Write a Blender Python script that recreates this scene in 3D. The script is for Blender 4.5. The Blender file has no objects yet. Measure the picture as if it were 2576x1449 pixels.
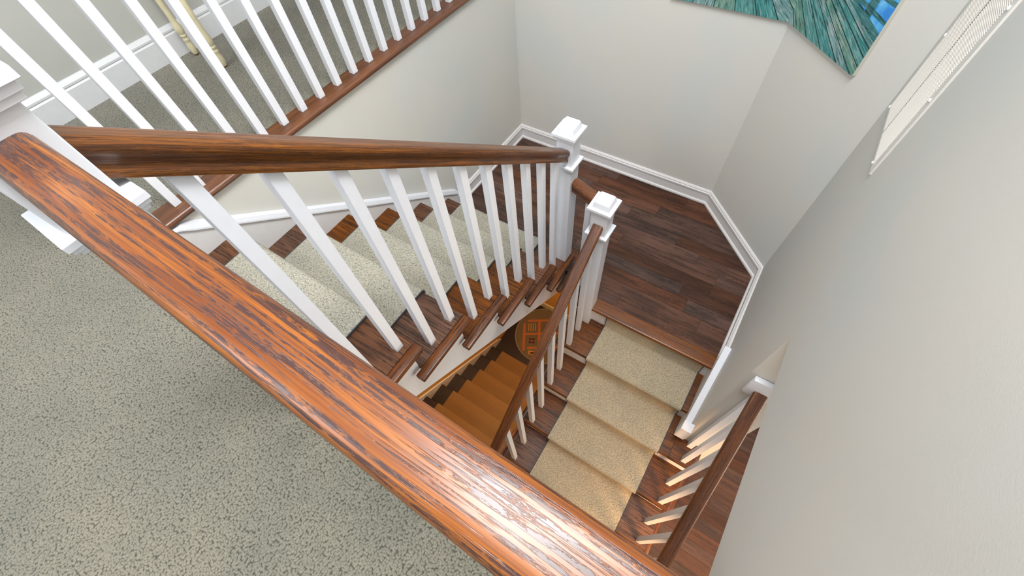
import bpy, bmesh, math, random
from mathutils import Vector, Matrix
random.seed(7)
C = bpy.context.scene.collection
SC = bpy.context.scene

# ------------------------------------------------------------------ camera
F_PX = 1054.4767
RM = ((0.54294321, -0.83701625, -0.0679446),      # rows: image right, image down, view direction
      (-0.73133788, -0.43152154, -0.52814209),
      (0.41274395, 0.33644162, -0.84643338))
cam_d = bpy.data.cameras.new('camera'); cam = bpy.data.objects.new('camera', cam_d); C.objects.link(cam)
cam_d.sensor_fit = 'HORIZONTAL'; cam_d.sensor_width = 36.0; cam_d.lens = 36.0 * F_PX / 2576.0
cam_d.clip_start = 0.02; cam_d.clip_end = 100
r, d, f = (Vector(v).normalized() for v in RM)
m3 = Matrix((r, -d, -f)).transposed()
cam.matrix_world = Matrix.Translation((-0.3066, -1.8026, 1.1588)) @ m3.to_4x4()
SC.camera = cam

# ------------------------------------------------------------------ light and exposure
SC.view_settings.view_transform = 'Standard'; SC.view_settings.look = 'None'
SC.view_settings.exposure = 0.17; SC.view_settings.gamma = 1.0; SC.view_settings.use_curve_mapping = False
w = bpy.data.worlds.new('world'); SC.world = w; w.use_nodes = True
w.node_tree.nodes['Background'].inputs[0].default_value = (0.93, 0.96, 1.0, 1)
w.node_tree.nodes['Background'].inputs[1].default_value = 0.62


def area(name, loc, aim, sx, sy, power, col):
    l = bpy.data.lights.new(name, 'AREA'); l.shape = 'RECTANGLE'; l.size = sx; l.size_y = sy
    l.energy = power; l.color = col
    o = bpy.data.objects.new(name, l); C.objects.link(o); o.location = loc
    o.rotation_euler = (Vector(aim) - Vector(loc)).to_track_quat('-Z', 'Y').to_euler()
    return o


area('skylight', (-0.22, -1.70, 2.55), (-0.22, -1.70, 0), 0.62, 0.66, 21, (1.0, 0.98, 0.96))
area('stairwell_window', (0.3, -1.75, 2.9), (1.3, -0.2, -0.6), 1.6, 0.8, 98, (0.97, 0.985, 1.0))
area('hall_fill', (-1.8, -0.1, 2.2), (1.0, 0.3, 0.0), 1.2, 1.2, 40, (0.90, 0.95, 1.0))  # added area light that fills the hallway; stands for no known window
area('basement_lamp', (1.55, -0.45, -2.1), (1.3, -0.45, -5), 0.5, 0.5, 30, (1.0, 0.66, 0.36))
area('lower_hall_lamp', (-1.0, -0.6, -2.2), (0.3, -0.4, -4.4), 0.4, 0.4, 8, (1.0, 0.66, 0.36))
mr = area('main_room_lamp', (-0.4, -3.0, -1.5), (0.75, -2.35, -2.7), 0.3, 0.3, 17, (1.0, 0.58, 0.27)); mr.data.spread = 2.2
area('main_room_fill', (0.2, -4.3, -1.25), (0.6, -1.0, -1.2), 1.8, 1.1, 44, (1.0, 0.84, 0.66))  # fill light added in the unseen main room to brighten stringer and lower balusters
area('main_room_ceiling_lamp', (1.3, -3.3, -0.35), (1.2, -3.3, -3), 1.0, 0.8, 10, (1.0, 0.78, 0.58))


# ------------------------------------------------------------------ node helpers
def mat(name):
    m = bpy.data.materials.new(name); m.use_nodes = True
    nt = m.node_tree; b = nt.nodes['Principled BSDF']
    return m, nt, b


def N(nt, t, **kw):
    n = nt.nodes.new(t)
    for k, v in kw.items():
        if k in n.inputs.keys(): n.inputs[k].default_value = v
        else: setattr(n, k, v)
    return n


def lk(nt, a, ao, b, bi): nt.links.new(a.outputs[ao], b.inputs[bi])


def ramp(nt, stops):
    n = nt.nodes.new('ShaderNodeValToRGB'); e = n.color_ramp.elements
    while len(e) < len(stops): e.new(0.5)
    for i, (p, c) in enumerate(stops):
        e[i].position = p; e[i].color = (c[0], c[1], c[2], 1) if not isinstance(c, float) else (c, c, c, 1)
    return n


def mixc(nt, a, b, fac, mode='MIX'):
    """a, b, fac: (node, out) tuples, colours or floats"""
    n = nt.nodes.new('ShaderNodeMix'); n.data_type = 'RGBA'; n.blend_type = mode
    for v, i in ((fac, 0), (a, 6), (b, 7)):
        if isinstance(v, tuple) and not isinstance(v[0], (int, float)): nt.links.new(v[0].outputs[v[1]], n.inputs[i])
        else: n.inputs[i].default_value = (v if i == 0 else (v[0], v[1], v[2], 1))
    return (n, 2)


def plain(name, col, rough=0.5, var=0.03, bump=0.0, scale=60, spec=0.5):
    m, nt, b = mat(name)
    tc = N(nt, 'ShaderNodeTexCoord'); no = N(nt, 'ShaderNodeTexNoise', Scale=scale, Detail=4.0)
    lk(nt, tc, 'Object', no, 'Vector')
    rp = ramp(nt, [(0.3, tuple(c * (1 - var) for c in col)), (0.7, tuple(min(1, c * (1 + var)) for c in col))])
    lk(nt, no, 0, rp, 0); lk(nt, rp, 0, b, 'Base Color')
    b.inputs['Roughness'].default_value = rough; b.inputs['Specular IOR Level'].default_value = spec
    if bump:
        bp = N(nt, 'ShaderNodeBump', Strength=bump, Distance=0.002); lk(nt, no, 0, bp, 'Height'); lk(nt, bp, 0, b, 'Normal')
    return m


def wall_paint(name, col):
    m, nt, b = mat(name)
    tc = N(nt, 'ShaderNodeTexCoord')
    n1 = N(nt, 'ShaderNodeTexNoise', Scale=1.6, Detail=3.0); lk(nt, tc, 'Object', n1, 'Vector')
    n2 = N(nt, 'ShaderNodeTexNoise', Scale=260.0, Detail=2.0); lk(nt, tc, 'Object', n2, 'Vector')
    rp = ramp(nt, [(0.35, (col[0] * 0.965, col[1] * 0.995, col[2] * 1.01)), (0.65, (col[0] * 1.035, col[1] * 1.005, col[2] * 0.97))])
    lk(nt, n1, 0, rp, 0); lk(nt, rp, 0, b, 'Base Color')
    bp = N(nt, 'ShaderNodeBump', Strength=0.18, Distance=0.001); lk(nt, n2, 0, bp, 'Height'); lk(nt, bp, 0, b, 'Normal')
    b.inputs['Roughness'].default_value = 0.62; b.inputs['Specular IOR Level'].default_value = 0.3
    return m


def wood(name, dark, mid, light, axis='Y', rot=0.0, rough=0.3, dash=0.5, dash_lo=0.53, across=1.0, coat=0.0, rand=0.0, pore=0.35, along=1.0, bump=0.25, spec=0.5):
    """oak: long bands, dark grain dashes, fine pores; grain runs along the given local axis"""
    m, nt, b = mat(name)
    tc = N(nt, 'ShaderNodeTexCoord')
    mp0 = N(nt, 'ShaderNodeMapping'); mp0.inputs['Rotation'].default_value = (0, rot, 0); lk(nt, tc, 'Object', mp0, 'Vector')
    oi = N(nt, 'ShaderNodeObjectInfo')
    off = N(nt, 'ShaderNodeVectorMath', operation='SCALE'); cmb = N(nt, 'ShaderNodeCombineXYZ')
    for k in range(3): nt.links.new(oi.outputs['Random'], cmb.inputs[k])
    lk(nt, cmb, 0, off, 0); off.inputs['Scale'].default_value = 37.0 if rand else 0.0
    ad = N(nt, 'ShaderNodeVectorMath', operation='ADD'); lk(nt, mp0, 0, ad, 0); lk(nt, off, 0, ad, 1)
    # gentle waviness
    wn = N(nt, 'ShaderNodeTexNoise', Scale=3.0, Detail=1.0); lk(nt, ad, 0, wn, 'Vector')
    ws = N(nt, 'ShaderNodeVectorMath', operation='SCALE'); lk(nt, wn, 'Color', ws, 0); ws.inputs['Scale'].default_value = 0.014
    ad2 = N(nt, 'ShaderNodeVectorMath', operation='ADD'); lk(nt, ad, 0, ad2, 0); lk(nt, ws, 0, ad2, 1)

    def tex(ac, al, detail, rgh=0.6):
        mp = N(nt, 'ShaderNodeMapping'); s = [ac * across] * 3; s['XYZ'.index(axis)] = al * along; mp.inputs['Scale'].default_value = s
        lk(nt, ad2, 0, mp, 'Vector')
        t = N(nt, 'ShaderNodeTexNoise', Scale=1.0, Detail=detail, Roughness=rgh); lk(nt, mp, 0, t, 'Vector'); return t
    A = tex(34, 3.0, 3.0); B = tex(125, 4.0, 4.0, 0.62); P = tex(650 if across < 2 else 260, 7, 2.0); B2 = tex(130, 42, 4.0, 0.75)
    rA = ramp(nt, [(0.36, mid), (0.62, light)]); lk(nt, A, 0, rA, 0)
    rP = ramp(nt, [(0.44, 0.0), (0.58, 1.0)]); lk(nt, P, 0, rP, 0)
    mP = N(nt, 'ShaderNodeMath', operation='MULTIPLY'); lk(nt, rP, 0, mP, 0); mP.inputs[1].default_value = pore
    c1 = mixc(nt, (rA, 0), tuple(0.45 * a + 0.55 * q for a, q in zip(mid, dark)), (mP, 0))
    rB = ramp(nt, [(dash_lo, 0.0), (dash_lo + 0.045, 1.0)]); lk(nt, B, 0, rB, 0)
    rB2 = ramp(nt, [(0.40, 0.12), (0.50, 1.0)]); lk(nt, B2, 0, rB2, 0)
    mB = N(nt, 'ShaderNodeMath', operation='MULTIPLY'); lk(nt, rB, 0, mB, 0); lk(nt, rB2, 0, mB, 1)
    mB2 = N(nt, 'ShaderNodeMath', operation='MULTIPLY'); lk(nt, mB, 0, mB2, 0); mB2.inputs[1].default_value = dash
    c2 = mixc(nt, c1, dark, (mB2, 0))
    if rand:
        hv = N(nt, 'ShaderNodeHueSaturation')
        mr = N(nt, 'ShaderNodeMapRange'); lk(nt, oi, 'Random', mr, 0); mr.inputs[3].default_value = 1 - rand; mr.inputs[4].default_value = 1 + rand
        lk(nt, mr, 0, hv, 'Value'); nt.links.new(c2[0].outputs[c2[1]], hv.inputs['Color'])
        mr2 = N(nt, 'ShaderNodeMath', operation='FRACT'); mm = N(nt, 'ShaderNodeMath', operation='MULTIPLY'); lk(nt, oi, 'Random', mm, 0); mm.inputs[1].default_value = 9.7
        lk(nt, mm, 0, mr2, 0); mr3 = N(nt, 'ShaderNodeMapRange'); lk(nt, mr2, 0, mr3, 0); mr3.inputs[3].default_value = 0.8; mr3.inputs[4].default_value = 1.2
        lk(nt, mr3, 0, hv, 'Saturation')
        c2 = (hv, 0)
    nt.links.new(c2[0].outputs[c2[1]], b.inputs['Base Color'])
    b.inputs['Specular IOR Level'].default_value = spec
    b.inputs['Roughness'].default_value = rough; b.inputs['Coat Weight'].default_value = coat; b.inputs['Coat Roughness'].default_value = 0.14
    bp = N(nt, 'ShaderNodeBump', Strength=bump, Distance=0.0008); bp.invert = True; lk(nt, mB, 0, bp, 'Height'); lk(nt, bp, 0, b, 'Normal')
    return m


def loop_carpet(name, base, dark, light, cell=150, squash=(1, 1, 1), rnd=1.0, bump=0.9, tone=0.10, vary=0.6, run=0.0, turn=0.0, pit=0.35):
    """looped or woven pile; run = +1 / -1 unrolls the pattern over steps descending towards +X / -X"""
    m, nt, b = mat(name)
    tc = N(nt, 'ShaderNodeTexCoord')
    sp = N(nt, 'ShaderNodeSeparateXYZ'); lk(nt, tc, 'Object', sp, 0)
    mz = N(nt, 'ShaderNodeMath', operation='MULTIPLY'); lk(nt, sp, 'Z', mz, 0); mz.inputs[1].default_value = -run
    mx = N(nt, 'ShaderNodeMath', operation='ADD'); lk(nt, sp, 'X', mx, 0); lk(nt, mz, 0, mx, 1)
    cb = N(nt, 'ShaderNodeCombineXYZ'); lk(nt, mx, 0, cb, 0); lk(nt, sp, 'Y', cb, 1)
    wn = N(nt, 'ShaderNodeTexNoise', Scale=30.0, Detail=2.0); lk(nt, cb, 0, wn, 'Vector')
    ws = N(nt, 'ShaderNodeVectorMath', operation='SCALE'); lk(nt, wn, 'Color', ws, 0); ws.inputs['Scale'].default_value = 0.010 * rnd
    ad = N(nt, 'ShaderNodeVectorMath', operation='ADD'); lk(nt, cb, 0, ad, 0); lk(nt, ws, 0, ad, 1)
    mp = N(nt, 'ShaderNodeMapping'); mp.inputs['Scale'].default_value = squash; mp.inputs['Rotation'].default_value = (0, 0, turn); lk(nt, ad, 0, mp, 'Vector')
    v = N(nt, 'ShaderNodeTexVoronoi', Scale=cell, Randomness=rnd); v.voronoi_dimensions = '2D'; lk(nt, mp, 0, v, 'Vector')
    rp = ramp(nt, [(0.0, light), (0.45, base), (0.80, dark)]); lk(nt, v, 'Distance', rp, 0)
    n1 = N(nt, 'ShaderNodeTexNoise', Scale=3.0, Detail=4.0, Roughness=0.6); lk(nt, tc, 'Object', n1, 'Vector')
    r1 = ramp(nt, [(0.33, tuple(1 - tone * k for k in (1.2, 0.9, 0.8))), (0.67, (1.0 + tone * .6, 1.0 + tone * .45, 1.0 + tone * .2))]); lk(nt, n1, 0, r1, 0)
    c = mixc(nt, (rp, 0), (r1, 0), 1.0, 'MULTIPLY')
    hs = N(nt, 'ShaderNodeSeparateColor'); lk(nt, v, 'Color', hs, 0)
    r2 = ramp(nt, [(0.0, (1 - .2 * vary, 1 - .18 * vary, 1 - .2 * vary)), (0.5, (1.0, 1.0, 0.99)), (1.0, (1 + .12 * vary, 1 + .08 * vary, 1 + .02 * vary))]); lk(nt, hs, 0, r2, 0)
    c = mixc(nt, c, (r2, 0), 1.0, 'MULTIPLY')
    n3 = N(nt, 'ShaderNodeTexNoise', Scale=cell * 1.15, Detail=2.0, Roughness=0.6); lk(nt, cb, 0, n3, 'Vector')
    r3 = ramp(nt, [(0.34, 1 - pit), (0.44, 1.0)]); lk(nt, n3, 0, r3, 0)
    c = mixc(nt, c, (r3, 0), 1.0, 'MULTIPLY')
    nt.links.new(c[0].outputs[c[1]], b.inputs['Base Color'])
    hm = N(nt, 'ShaderNodeMath', operation='MULTIPLY_ADD'); lk(nt, v, 'Distance', hm, 0); hm.inputs[1].default_value = -1.0; lk(nt, n3, 0, hm, 2)
    bp = N(nt, 'ShaderNodeBump', Strength=bump, Distance=0.0035); lk(nt, hm, 0, bp, 'Height'); lk(nt, bp, 0, b, 'Normal')
    b.inputs['Roughness'].default_value = 0.95; b.inputs['Specular IOR Level'].default_value = 0.1
    b.inputs['Sheen Weight'].default_value = 0.12
    return m


M = {}
M['wall'] = wall_paint('greige wall paint', (0.60, 0.592, 0.560))
M['wall_warm'] = wall_paint('lower storey wall paint', (0.60, 0.53, 0.43))
M['white'] = plain('white trim paint', (0.74, 0.755, 0.80), 0.34, 0.012, 0.05, 40)
M['white_old'] = plain('skirting paint', (0.70, 0.68, 0.67), 0.4, 0.02, 0.05, 30)
SL = math.atan(0.757); SL2 = math.atan(0.7366)
O_D = (0.042, 0.020, 0.018); O_M = (0.150, 0.037, 0.005); O_L = (0.27, 0.083, 0.010)
M['rail_near'] = wood('golden oak rail, level', O_D, O_M, O_L, 'Y', 0, 0.33, 0.95, 0.485, 2.0, 0.12, 0, 0.6, 1.1, 0.35, spec=0.42)
M['rail_up'] = wood('golden oak rail, upper flight', (0.026, 0.011, 0.005), (0.120, 0.036, 0.005), (0.24, 0.078, 0.009), 'X', -SL, 0.3, 0.7, 0.47, 3.4, 0.12, 0, 0.6, spec=0.38)
M['rail_low'] = wood('dark oak rail, lower flight', (0.035, 0.012, 0.006), (0.105, 0.030, 0.008), (0.19, 0.060, 0.013), 'X', SL2, 0.36, 0.7, 0.50, 1.8, 0.15, 0, 0.4)
M['rail_lowY'] = wood('dark oak rail, crosswise', (0.035, 0.012, 0.006), (0.13, 0.038, 0.011), (0.23, 0.075, 0.018), 'Y', 0, 0.34, 0.6, 0.50, 1.8, 0.15, 0, 0.4)
M['tread'] = wood('stained oak tread', (0.012, 0.006, 0.004), (0.095, 0.034, 0.012), (0.19, 0.065, 0.016), 'Y', 0, 0.42, 0.78, 0.52, 1.05, 0.0, 0.16, 0.5, 0.8, spec=0.28)
M['tread_x'] = wood('stained oak nosing return', (0.014, 0.007, 0.005), (0.10, 0.034, 0.014), (0.20, 0.066, 0.020), 'X', 0, 0.38, 0.9, 0.49, 1.8, 0.1, 0.14, 0.4, spec=0.35)
M['nosing'] = wood('oak landing nosing', (0.03, 0.010, 0.006), (0.115, 0.039, 0.013), (0.20, 0.068, 0.018), 'Y', 0, 0.34, 0.55, 0.54, 1.6, 0.15, 0.1, 0.4)
M['hall_nosing'] = wood('oak hallway nosing', (0.035, 0.012, 0.006), (0.095, 0.034, 0.015), (0.18, 0.062, 0.020), 'X', 0, 0.34, 0.45, 0.55, 1.4, 0.15, 0.0, 0.4)
M['plank'] = wood('walnut floor plank', (0.024, 0.013, 0.009), (0.066, 0.030, 0.019), (0.130, 0.058, 0.036), 'Y', 0, 0.5, 0.55, 0.50, 0.35, 0.0, 0.24, 0.3, 0.7, spec=0.3)
M['plank_low'] = wood('dark walnut floor plank', (0.020, 0.012, 0.009), (0.060, 0.028, 0.018), (0.100, 0.046, 0.030), 'Y', 0, 0.48, 0.45, 0.53, 0.35, 0.0, 0.30, 0.3, 0.7, spec=0.3)
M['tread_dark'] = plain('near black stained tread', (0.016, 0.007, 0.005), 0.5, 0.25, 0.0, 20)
M['dark_gap'] = plain('dark gap below boards', (0.012, 0.008, 0.006), 0.8)
M['carpet'] = loop_carpet('looped hall carpet', (0.232, 0.216, 0.172), (0.092, 0.086, 0.067), (0.275, 0.258, 0.21), 185, bump=0.9, vary=0.6, tone=0.12)
M['runner'] = loop_carpet('woven stair runner, upper', (0.42, 0.395, 0.325), (0.17, 0.155, 0.122), (0.47, 0.442, 0.365), 118, (1.6, 0.85, 1.0), 0.55, 1.0, 0.06, 0.6, 1.0, 0.6, 0.5)
M['runner_b'] = loop_carpet('woven stair runner, lower', (0.50, 0.41, 0.285), (0.19, 0.155, 0.105), (0.56, 0.475, 0.35), 118, (1.6, 0.85, 1.0), 0.45, 1.0, 0.10, 0.5, -1.0, 0.6, 0.5)
M['runner_low'] = loop_carpet('basement stair runner', (0.25, 0.135, 0.050), (0.17, 0.09, 0.033), (0.29, 0.16, 0.062), 190, (1, 1, 1), 0.4, 0.5, 0.05, 0.3, 1.0, 0.0, 0.2)
M['binding'] = plain('dark runner binding', (0.045, 0.05, 0.06), 0.8)
M['cream'] = plain('antique cream furniture paint', (0.62, 0.55, 0.36), 0.38, 0.10, 0.05, 14)
M['brass'] = plain('worn brown foot tip', (0.16, 0.06, 0.02), 0.5)
M['grille'] = plain('grille enamel', (0.72, 0.69, 0.64), 0.4, 0.02)
M['slat'] = plain('grille slat enamel', (0.80, 0.75, 0.68), 0.45, 0.03)
M['grille_back'] = plain('grille shadow box', (0.20, 0.15, 0.12), 0.8)
M['screw'] = plain('screw head', (0.75, 0.75, 0.75), 0.25)
M['canvas_edge'] = plain('canvas edge', (0.62, 0.60, 0.52), 0.7)
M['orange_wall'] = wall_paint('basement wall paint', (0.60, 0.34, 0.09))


# ------------------------------------------------------------------ mesh helpers
def box(bm, x0, x1, y0, y1, z0, z1):
    vs = [bm.verts.new((x, y, z)) for x in (x0, x1) for y in (y0, y1) for z in (z0, z1)]
    for q in ((0, 1, 3, 2), (4, 6, 7, 5), (0, 4, 5, 1), (2, 3, 7, 6), (0, 2, 6, 4), (1, 5, 7, 3)):
        bm.faces.new([vs[i] for i in q])


def prism(bm, poly, fn0, fn1):
    """closed solid between poly mapped by fn0 and by fn1"""
    a = [bm.verts.new(fn0(p)) for p in poly]; b = [bm.verts.new(fn1(p)) for p in poly]; n = len(poly)
    bm.faces.new(a); bm.faces.new(b[::-1])
    for i in range(n): bm.faces.new((a[i], b[i], b[(i + 1) % n], a[(i + 1) % n]))


def prism_y(bm, poly, y0, y1): prism(bm, poly, lambda p: (p[0], y0, p[1]), lambda p: (p[0], y1, p[1]))
def prism_z(bm, poly, z0, z1): prism(bm, poly, lambda p: (p[0], p[1], z0), lambda p: (p[0], p[1], z1))


def bevel(bm, w, seg=1):
    bmesh.ops.bevel(bm, geom=[e for e in bm.edges], offset=w, segments=seg, profile=0.5, affect='EDGES')


def mesh_of(name, bm, mats, smooth=None):
    bmesh.ops.recalc_face_normals(bm, faces=bm.faces[:])
    me = bpy.data.meshes.new(name); bm.to_mesh(me); bm.free()
    for m in (mats if isinstance(mats, (list, tuple)) else [mats]): me.materials.append(m)
    if smooth:
        for p in me.polygons: p.use_smooth = True
        me.set_sharp_from_angle(angle=math.radians(smooth))
    return me


def obj(name, bm, mats, parent=None, smooth=None):
    me = bm if isinstance(bm, bpy.types.Mesh) else mesh_of(name, bm, mats, smooth)
    o = bpy.data.objects.new(name, me); C.objects.link(o)
    if parent: o.parent = parent
    return o


def thing(name, label, cat, loc=(0, 0, 0), group=None):
    o = bpy.data.objects.new(name, None); C.objects.link(o); o.location = loc; o.empty_display_size = 0.1
    o['label'] = label; o['category'] = cat
    if group: o['group'] = group
    return o


def part(name, bm, mats, parent, smooth=None, world=True):
    """bm in world coordinates; stored relative to the parent thing"""
    if world and not isinstance(bm, bpy.types.Mesh):
        bmesh.ops.translate(bm, verts=bm.verts[:], vec=-world_loc(parent))
    return obj(name, bm, mats, parent, smooth)


def world_loc(o):
    v = Vector(o.location)
    while o.parent: o = o.parent; v += Vector(o.location)
    return v


def struct(name, bm, mats, parent=None, smooth=None):
    o = obj(name, bm, mats, parent, smooth)
    if not parent: o['kind'] = 'structure'
    return o


def NB(): return bmesh.new()


# ------------------------------------------------------------------ dimensions (metres; z = 0 is the upper floor)
RUN, H = 0.254, 0.1871
X0, Z0 = -0.0142, -0.2172            # nosing of first tread, top of first tread
ZL = Z0 - 6 * H                      # landing
XN = 1.044                           # landing nosing above the lower flight
ZM = ZL - 8 * H                      # main floor
ZB = -4.965                          # basement floor
YW, YR, XB = 0.0, -2.2, 2.33         # hall-side wall, right wall, back wall
CH0, CH1 = (XB, -1.685), (1.83, YR)  # chamfer wall
TT = 0.028

# ------------------------------------------------------------------ walls
b = NB(); box(b, -0.30, XB + 0.1, YW, YW + 0.11, ZL - 0.3, -0.03); struct('wall_left', b, M['wall'])
b = NB(); box(b, XB, XB + 0.1, CH0[1], YW + 0.11, ZB + 1.9, 3.2); struct('wall_back', b, M['wall'])
b = NB(); prism_z(b, [CH0, (XB + 0.1, CH0[1]), (XB + 0.1, YR - 0.1), (CH1[0], YR - 0.1), CH1], ZL - 0.3, 3.2); struct('wall_corner', b, M['wall'])
b = NB()
box(b, -4.0, CH1[0], YR - 0.22, YR, -0.24, 3.2)                   # above the opening
box(b, 0.70, CH1[0], YR - 0.22, YR, ZM, -0.24)                    # beside the opening, down to the main floor
struct('wall_right', b, M['wall'])
b = NB(); box(b, -4.0, 5.0, 1.07, 1.17, -0.05, 3.0); struct('wall_hallway', b, plain('hallway wall paint', (0.41, 0.41, 0.375), 0.6, 0.03, 0.1, 3))
b = NB(); box(b, -2.5, 4.2, -4.8, -4.7, ZM, -0.24); struct('wall_main_room', b, M['wall_warm'])
b = NB(); box(b, -2.65, -2.6, -4.8, 0.3, ZB, -0.24); struct('wall_main_back', b, M['wall_warm'])
b = NB(); box(b, -2.6, -0.30, 0.3, 0.4, ZB, -0.24); struct('wall_main_left', b, M['wall_warm'])

# baseboards: mitred sweep of a moulded profile along a wall line
BASE = [(0.0, 0.0), (0.024, 0.0), (0.024, 0.010), (0.020, 0.017), (0.013, 0.020), (0.013, 0.088), (0.019, 0.093), (0.019, 0.104), (0.014, 0.109), (0.014, 0.116), (0.008, 0.124), (0.0, 0.126)]


def sweep(bm, pts, side, z0, prof, ends=True):
    """pts: plan polyline; side: +1 offsets to the left of travel"""
    P = [Vector(p) for p in pts]; n = len(P); rows = []
    for i in range(n):
        d0 = (P[i] - P[i - 1]).normalized() if i else None
        d1 = (P[i + 1] - P[i]).normalized() if i < n - 1 else None
        if d0 is None: d0 = d1
        if d1 is None: d1 = d0
        n0 = Vector((-d0.y, d0.x)) * side; n1 = Vector((-d1.y, d1.x)) * side
        mm = (n0 + n1).normalized(); mm = mm / max(0.3, mm.dot(n0))
        rows.append([bm.verts.new((P[i].x + mm.x * o, P[i].y + mm.y * o, z0 + z)) for o, z in prof])
    k = len(prof)
    for i in range(n - 1):
        for j in range(k): bm.faces.new((rows[i][j], rows[i + 1][j], rows[i + 1][(j + 1) % k], rows[i][(j + 1) % k]))
    bm.faces.new(rows[0]); bm.faces.new(rows[-1][::-1])


b = NB(); sweep(b, [(1.36, YW), (XB, YW)], -1, ZL, BASE); struct('baseboard_left', b, M['white_old'])
b = NB(); sweep(b, [(XB, YW - 0.002), CH0, CH1], -1, ZL, BASE); struct('baseboard_back', b, M['white_old'])
b = NB(); sweep(b, [(CH1[0] - 0.002, YR), (1.07, YR)], -1, ZL, BASE); struct('baseboard_right', b, M['white_old'])
HB = [(0, 0), (0.018, 0), (0.018, 0.105), (0.013, 0.112), (0.016, 0.118), (0.016, 0.126), (0.006, 0.143), (0, 0.145)]
b = NB(); sweep(b, [(-4, 1.07), (5, 1.07)], -1, 0, HB); struct('baseboard_hallway', b, plain('hall skirting paint', (0.60, 0.605, 0.61), 0.45, 0.02, 0.05, 30))

# ------------------------------------------------------------------ floors
b = NB()
box(b, -4.0, -0.382, -2.2, 1.07, -0.02, 0.0); box(b, -0.382, -0.355, -1.0, 1.07, -0.02, 0.0); box(b, -0.355, 5.0, 0.082, 1.07, -0.02, 0.0)
box(b, -0.355, -0.29, -0.98, 0.082, -0.02, 0.0)
struct('floor_upper', b, M['carpet'])
b = NB(); box(b, -4.0, -0.30, -2.2, 0.0, -0.24, -0.022); box(b, -4, -0.30, 0.0, 1.17, -0.24, -0.03); box(b, -0.30, 5, 0.112, 1.17, -0.24, -0.022)
struct('floor_upper_slab', b, M['wall'])

# oak nosing boards along the hallway edge, the head of the stairs and under the near guard
def nose_poly(x_front, z_top, depth, th=0.03, sgn=1):
    """side outline of a board whose rounded front is at x_front (sgn=+1: front faces +)"""
    r = th / 2; pts = [(x_front - sgn * depth, z_top), (x_front - sgn * r, z_top)]
    for i in range(1, 8):
        a = math.pi / 2 - math.pi * i / 8; pts.append((x_front - sgn * r + sgn * r * math.cos(a), z_top - r + r * math.sin(a)))
    pts += [(x_front - sgn * r, z_top - th), (x_front - sgn * depth, z_top - th)]
    return pts


b = NB(); prism(b, nose_poly(-0.03, 0.004, 0.113, 0.032, -1), lambda p: (-0.355, p[0], p[1]), lambda p: (4.0, p[0], p[1]))
struct('trim_1', b, M['hall_nosing'], None, 40)
b = NB(); prism_y(b, nose_poly(-0.262, 0.002, 0.10, 0.03), -1.0, -0.032); struct('trim_2', b, M['nosing'], None, 40)
b = NB(); prism_y(b, nose_poly(-0.222, 0.003, 0.16, 0.03), -2.2, -1.003); struct('trim_3', b, M['nosing'], None, 40)
b = NB(); box(b, -0.30, -0.29, -2.2, 0.0, -0.24, -0.03); struct('wall_stairhead', b, M['wall'])


def clip(poly, a, bb):
    """keep the part of poly to the left of the directed line a->bb"""
    out = []; n = len(poly)
    s = lambda p: (bb[0] - a[0]) * (p[1] - a[1]) - (bb[1] - a[1]) * (p[0] - a[0])
    for i in range(n):
        p, q = poly[i], poly[(i + 1) % n]; sp, sq = s(p), s(q)
        if sp >= 0: out.append(p)
        if (sp > 0 > sq) or (sp < 0 < sq):
            t = sp / (sp - sq); out.append((p[0] + t * (q[0] - p[0]), p[1] + t * (q[1] - p[1])))
    return out


# landing floor: sub-base plus planks laid across
land = struct('floor_landing', (lambda bm: (prism_z(bm, [(1.23, YW), (XB, YW), CH0, CH1, (1.10, YR), (1.10, -1.25), (1.24, -1.10)], ZL - 0.20, ZL - 0.006), bm)[1])(NB()), M['dark_gap'])
pw = 0.0985; rng = random.Random(3)
for i in range(13):
    xa = 1.139 + i * pw; xb = min(xa + pw - 0.0012, XB - 0.004)
    if xa > XB - 0.01: break
    y = YR + 0.004 - rng.uniform(0.0, 0.6)
    while y < -0.004:
        L = rng.uniform(0.55, 1.1); ya, yb = max(y, YR + 0.004), min(y + L - 0.0012, -0.004); y += L
        if i == 0: yb = min(yb, -1.20)
        if yb - ya < 0.02: continue
        xs = xa
        if xs < 1.24 and yb > -1.12:                                   # cut round the foot of the upper flight
            if ya < -1.12:
                p = [(xs, ya), (xb, ya), (xb, -1.121), (xs, -1.121)]
                bm = NB(); prism_z(bm, p, ZL - 0.012, ZL + rng.uniform(-0.0004, 0.0006)); obj('plank', bm, M['plank'], land)
                ya = -1.12
            xs = 1.232
            if xb - xs < 0.01: continue
        p = clip([(xs, ya), (xb, ya), (xb, yb), (xs, yb)], CH1, CH0)
        if len(p) < 3: continue
        bm = NB(); prism_z(bm, p, ZL - 0.012, ZL + rng.uniform(-0.0004, 0.0006)); obj('plank', bm, M['plank'], land)
b = NB(); prism_y(b, nose_poly(XN, ZL + 0.001, 0.094, TT, -1), YR + 0.02, -1.25); struct('trim_4', b, M['nosing'], None, 40)

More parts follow.
